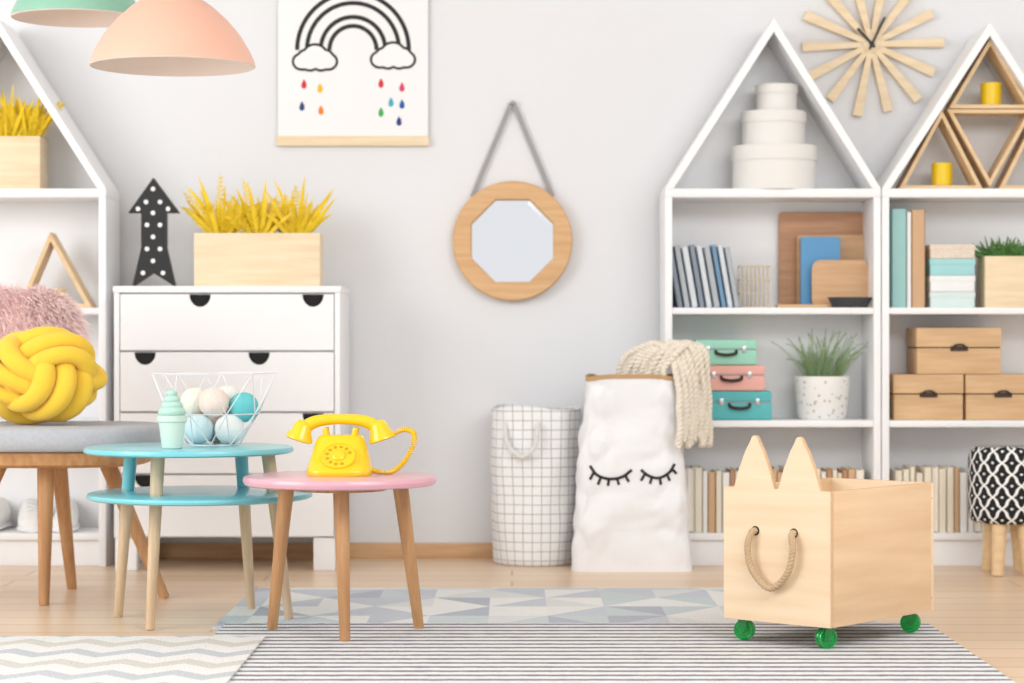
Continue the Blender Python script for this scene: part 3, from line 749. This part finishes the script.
for i in range(n):
    segs=[(pt(r0,i,wr),pt(r0,i+1,wr)),(pt(r0,i,wr),pt(r1,i,h1,.5)),(pt(r0,i+1,wr),pt(r1,i,h1,.5)),(pt(r1,i,h1,.5),pt(r1,i+1,h1,.5)),(pt(r1,i,h1,.5),pt(r2,i,h2)),(pt(r1,i,h1,.5),pt(r2,i+1,h2)),(pt(r2,i,h2),pt(r2,i+1,h2)),(pt(r0,i,wr),pt(0,0,wr))]
    for a,b in segs: cyl(bm,a,b,wr,seg=6)
mk('wire_basket',bm,whitewire,label='white geometric wire basket holding pastel balls',catg='basket')
rb=.0415
balls=[(-.040,-.022,.046,(200,222,227),'pale blue'),(.046,-.022,.046,(232,236,234),'white'),(.0,.048,.046,(240,220,212),'blush'),(-.058,.035,.118,(240,234,218),'cream'),(.002,-.018,.120,(242,220,208),'pale peach'),(.082,.004,.106,(104,198,202),'turquoise'),(.03,.066,.124,(232,230,224),'off-white')]
for dx,dy,dz,c,nm in balls:
    cz_=zw+dz-.001; bm=B(); t=bmesh.new(); bmesh.ops.create_uvsphere(t,u_segments=28,v_segments=18,radius=rb); add(bm,t,0,Matrix.Translation((xw+dx,yw+dy,cz_)))
    for k in range(8):
        a=2*pi*k/8; r_=rb+.0002; tube(bm,[(xw+dx+r_*math.cos(a)*math.cos(b),yw+dy+r_*math.sin(a)*math.cos(b),cz_+r_*math.sin(b)) for b in [-1.4+2.8*j/10 for j in range(11)]],.0008,5)
    mk('yarn_ball',bm,M('ball_'+nm.replace(' ','_'),c,.8,bump=.3),label='%s thread-wrapped cotton ball in the wire basket'%nm,catg='ball',group='pastel balls in the wire basket',smooth=60)

# ---------------- cat-ear cart
cc=Vector((.818,5.785,.0127))
e=top('toy_storage_cart','plywood cart with cat ears, rope handle and green casters','cart',cc,rot=math.radians(-41),local=True)
zb0,zt0=.056,.39; hx,hy,t=.16,.245,.014
def ear(x0,xp,x1,zt1):
    return [(x1,zt0),(x1-(x1-xp)*.26,zt0+.05),(x1-(x1-xp)*.58,zt0+.095),(xp+.013,zt1-.016),(xp+.008,zt1-.004),(xp,zt1),(xp-.008,zt1-.004),(xp-.013,zt1-.016),(x0+(xp-x0)*.58,zt0+.095),(x0+(xp-x0)*.26,zt0+.05),(x0,zt0)]
pts=[(-hx,zb0),(hx,zb0),(hx,zt0)]+ear(.006,.067,.130,.522)+ear(-.128,-.066,-.006,.522)+[(-hx,zt0)]
bm=B(); prism(bm,pts,-hy,-hy+t,.0008)
bm.normal_update()
for f in bm.faces:
    if abs(f.normal.y)<.5 and f.normal.x>-.99: f.material_index=1
mk('front_panel',bm,[birch,plyedge],e,label='birch plywood front panel with two cat ears',recalc=False)
def panel(nm,a,b,mat):
    bm=B(); box(bm,a,b,.001); bm.normal_update()
    for f in bm.faces:
        if f.normal.z>.9: f.material_index=1
    mk(nm,bm,[mat,plyedge],e)
panel('back_panel',(-hx,hy-t,zb0),(hx,hy,zt0),birch)
for s in (-1,1): panel('side_panel',(s*hx-(t if s>0 else 0),-hy+t,zb0),(s*hx+(0 if s>0 else t),hy-t,zt0),birch_shade)
bm=B(); box(bm,(-hx+t,-hy+t,zb0),(hx-t,hy-t,zb0+t)); mk('bottom_panel',bm,birch,e)
bm=B(); P=[(-.062,-hy+.006,.283),(-.064,-hy-.014,.279),(-.072,-hy-.020,.24),(-.056,-hy-.02,.182),(-.005,-hy-.018,.144),(.046,-hy-.02,.182),(.063,-hy-.020,.24),(.056,-hy-.014,.279),(.053,-hy+.006,.283)]
rope(bm,cat(P,12),.0044,.0050,3,17,8); h=mk('rope_handle',bm,ropem,e,smooth=80)
for x in (-.062,.053):
    bm=B(); cyl(bm,(x,-hy-.0012,.283),(x,-hy+.001,.283),.012); mk('hole_shade_disc',bm,dark,h)  # dark disc on the solid panel, painted as the shade of a rope hole
for y in (-.235,.235):
    for z in (.09,.35):
        bm=B(); cyl(bm,(hx+.0008,y,z),(hx-.001,y,z),.0028,seg=10); mk('screw',bm,metal,e)
for sx,sy,an in ((-1,-1,110),(1,-1,150),(1,1,115),(-1,1,120)):
    x,y=sx*.122,sy*.200
    cs=B(); box(cs,(x-.022,y-.022,zb0-.003),(x+.022,y+.022,zb0),.0008); k=mk('caster',cs,metal,e)
    Rm=Matrix.Translation((x,y,0))@Matrix.Rotation(math.radians(an),4,'Z')
    bm=B()
    for s in (-1,1):
        box(bm,(s*.0165-.0015,-.006,.022),(s*.0165+.0015,.014,.053),.001,mx=Rm)
    box(bm,(-.018,-.010,.0495),(.018,.018,.053),.001,mx=Rm)
    for s in (-1,1): cyl(bm,Rm@Vector((s*.018,.004,.0262)),Rm@Vector((s*.0205,.004,.0262)),.005,seg=14)
    mk('fork',bm,greenpl,k)
    for s in (-1,1):
        bm=B(); wx=s*.0080
        mx=Rm@Matrix.Translation((wx-.0055,.004,.0262))@Matrix.Rotation(pi/2,4,'Y')
        lathe(bm,[(0,.002),(.006,.002),(.008,.004),(.019,.004),(.021,0),(.0245,.0005),(.026,.003),(.026,.008),(.0245,.0105),(.021,.011),(.019,.007),(.008,.007),(.006,.009),(0,.009)],seg=32,mx=mx); mk('wheel',bm,greenpl,k)

# ---------------- chair with pillows
cc=Vector((X(55,6.75),6.75,0)); S=.013
e=top('lounge_chair','low oak chair with grey padded seat','chair',cc)
def sell(bm,secs,c,p=.7,seg=64,mi=0):
    loft(bm,[(z+S,r,r*.95,c.x,c.y) for z,r in secs],seg,p,mi)
bm=B(); sell(bm,[(.438,.30),(.440,.318),(.448,.328),(.468,.331),(.492,.329),(.504,.320),(.509,.30),(.510,.25)],cc); mk('seat_cushion',bm,greyfab,e,smooth=70)
bm=B(); sell(bm,[(.39,.25),(.392,.272),(.40,.29),(.436,.305),(.438,.29)],cc); mk('seat_frame',bm,oakleg,e)
for (a,b),(c,y) in (((44,605),(46,6.60)),((72,589),(58,6.9)),((165,598),(105,6.75)),((-58,598),(2,6.75))):
    f=foot(a,b,0); t=Vector((X(c,y),y,.42)); bm=B(); cyl(bm,f,t,.0155,.026,20); mk('leg',bm,oakleg,e)
kc=Vector((X(39,6.64),6.64,0)); Rk=.122; tr=.029
bm=B(); rot=Matrix.Rotation(.5,4,'Z')@Matrix.Rotation(.65,4,'X')@Matrix.Rotation(.35,4,'Y')
for ax in range(3):
    for off in (-.056,0,.056):
        pts=[]; p1=random.uniform(0,6)
        for i in range(72):
            a=2*pi*i/72; rr=Rk+.030*math.cos(2*a)-abs(off)*.28+.004*math.sin(3*a+p1)
            v=[0,0,0]; v[(ax+1)%3]=rr*math.cos(a); v[(ax+2)%3]=rr*math.sin(a); v[ax]=off*(1+.05*math.cos(2*a))+.005*math.sin(2*a+p1); pts.append(Vector(v))
        tube(bm,pts,tr,14,True)
t=bmesh.new(); bmesh.ops.create_uvsphere(t,u_segments=24,v_segments=16,radius=.112); add(bm,t)
bm.transform(rot); bm.transform(Matrix.Diagonal((1.14,.78,.87,1)))
lo=min(v.co.z for v in bm.verts); bm.transform(Matrix.Translation((kc.x,kc.y,.5108+S-lo)))
mk('knot_pillow',bm,yelmat,label='mustard yellow knotted ball pillow on the grey seat',catg='pillow',smooth=80)
fc=Vector((X(18,6.935),6.935,.737)); bm=B(); t=bmesh.new()
bmesh.ops.create_uvsphere(t,u_segments=32,v_segments=20,radius=1)
PW,PH=.176,.176
for v in t.verts:
    x,y,z=v.co; v.co=(math.copysign(abs(x)**.7,x)*PW,y*.055,math.copysign(abs(z)**.7,z)*PH)
add(bm,t,0,Matrix.Translation(fc))
t=bmesh.new()
for i in range(12000):
    u=random.uniform(-1,1); a=random.uniform(0,2*pi); s=math.sqrt(1-u*u); x,y,z=s*math.cos(a),s*math.sin(a),u
    p=Vector((math.copysign(abs(x)**.7,x)*PW,y*.055,math.copysign(abs(z)**.7,z)*PH))+fc
    nrm=(Vector((x*.6,y*.8,z*.6)).normalized()+Vector([random.uniform(-.7,.7) for _ in range(3)])+Vector((0,0,-.25))).normalized()
    sd=nrm.orthogonal().normalized()*.0016; l=random.uniform(.03,.068); k=nrm*l; bend=Vector((random.uniform(-.016,.016),random.uniform(-.008,.008),-.018))
    if p.z+k.z+bend.z<.514+S: continue
    a1=t.verts.new(p-sd);b1=t.verts.new(p+sd);c1=t.verts.new(p+k*.6+sd*.8);d1=t.verts.new(p+k*.6-sd*.8);e1=t.verts.new(p+k+bend)
    t.faces.new((a1,b1,c1,d1)); t.faces.new((d1,c1,e1))
add(bm,t); mk('fur_pillow',bm,pinkfur,label='fluffy pale pink faux-fur pillow standing on the seat',catg='pillow',smooth=80,recalc=False)

# ---------------- shoes
def shoe(x,y,z,rot,label):
    e=top('sneaker',label,'shoe',(x,y,z),rot=rot,local=True,group='white sneakers on the lowest shelf')
    secs=[(-.125,.012,.03),(-.118,.03,.045),(-.09,.042,.055),(-.05,.045,.068),(-.01,.042,.09),(.03,.038,.105),(.07,.037,.11),(.1,.034,.108),(.118,.022,.1),(.125,.01,.09)]
    def body(z0,topf,grow):
        t=bmesh.new(); R=[]
        for (yy,w,h) in secs:
            g=[]; hh=topf(h); w=w+grow
            for i in range(20):
                a=2*pi*i/20; cx_,cz_=se(a,w,(hh-z0)/2,.75); g.append(t.verts.new((cx_*(1 if cz_<0 else 1-.35*(cz_/((hh-z0)/2))),yy*(1+grow*4),z0+(hh-z0)/2+cz_)))
            R.append(g)
        for a,b in zip(R,R[1:]):
            for i in range(20): t.faces.new((a[i],a[(i+1)%20],b[(i+1)%20],b[i]))
        t.faces.new(R[0]);t.faces.new(R[-1]); return t
    bm=B(); add(bm,body(.008,lambda h:h,0)); mk('shoe_upper',bm,shoem,e,smooth=60)
    bm=B(); add(bm,body(0.0005,lambda h:.024,.004)); mk('sole',bm,paper,e,smooth=60)
    bm=B()
    for k in range(4):
        yy=-.045+.02*k; zz=.070+.012*k; tube(bm,[(-.018,yy,zz),(0,yy-.004,zz+.008),(.018,yy,zz)],.0028,6)
    mk('laces',bm,paper,e)
for p_,r_ in ((30,.25),(66,.1),(-8,-.1)): shoe(X(p_,7.83),7.835,Z1,r_,'white canvas sneaker on the lowest bookcase shelf')

# ---------------- lamps
def lamp(px,Y,rimpx,s,mat,label):
    x=X(px,Y); z=Z(rimpx,Y); e=top('pendant_lamp',label,'lamp',(x,Y,z),group='pendant lamps')
    pr=[(.228,0),(.225,.012),(.213,.040),(.187,.084),(.152,.126),(.112,.162),(.074,.188),(.046,.206),(.034,.232),(.032,.262),(.0,.266)]
    out=[(r*s,h*s) for r,h in pr]; inn=[(max(0,r-.004)*s,(h-.003)*s) for r,h in pr[:-2]][::-1]
    bm=B(); lathe(bm,out,(x,Y,z),72); lathe(bm,[(0,.225*s)]+inn+[(.228*s,0)],(x,Y,z),72,mi=1); mk('lamp_shade',bm,[mat,shadein],e,smooth=50,recalc=False)
    bm=B(); cyl(bm,(x,Y,z+.26*s),(x,Y,2.68),.003,seg=10); mk('cord',bm,paper,e)
    bm=B(); cyl(bm,(x,Y,2.665),(x,Y,2.699),.05,seg=32); mk('canopy',bm,mat,e)
    bm=B(); lathe(bm,[(0,.08*s),(.02,.085*s),(.03,.11*s),(.025,.135*s),(.014,.16*s),(.014,.23*s)],(x,Y,z),24); mk('bulb',bm,paper,e)
lamp(172.5,6.2,66,1.0,peach,'peach pink metal dome pendant lamp'); lamp(77,6.75,18,.86,sage,'mint green metal dome pendant lamp')

# ---------------- lights, world, camera
w=bpy.data.worlds.new('world'); sc.world=w; w.use_nodes=True
bg=w.node_tree.nodes['Background']; bg.inputs[0].default_value=(.975,.985,1,1); bg.inputs[1].default_value=1.02
def area(loc,target,sx,sy,pw_,col=(1,1,1)):
    l=bpy.data.lights.new('area_light','AREA'); l.shape='RECTANGLE'; l.size=sx; l.size_y=sy; l.energy=pw_; l.color=col
    o=bpy.data.objects.new('area_light',l); sc.collection.objects.link(o); o.location=loc
    o.rotation_euler=(Vector(target)-Vector(loc)).to_track_quat('-Z','Y').to_euler(); return o
area((-3.7,4.0,1.9),(0.8,7.6,.9),2.4,1.8,80,(.99,1,1))
area((1.6,3.2,2.5),(0.7,7.6,.9),2.5,1.2,74,(.99,1,1))
cam=bpy.data.cameras.new('camera'); co=bpy.data.objects.new('camera',cam); sc.collection.objects.link(co)
co.location=(0,0,H); co.rotation_euler=(pi/2,0,0); cam.sensor_width=36; cam.lens=36*F/1024; cam.clip_end=50
cam.dof.use_dof=True; cam.dof.focus_distance=5.85; cam.dof.aperture_fstop=3.2
sc.camera=co
sc.view_settings.view_transform='Standard'
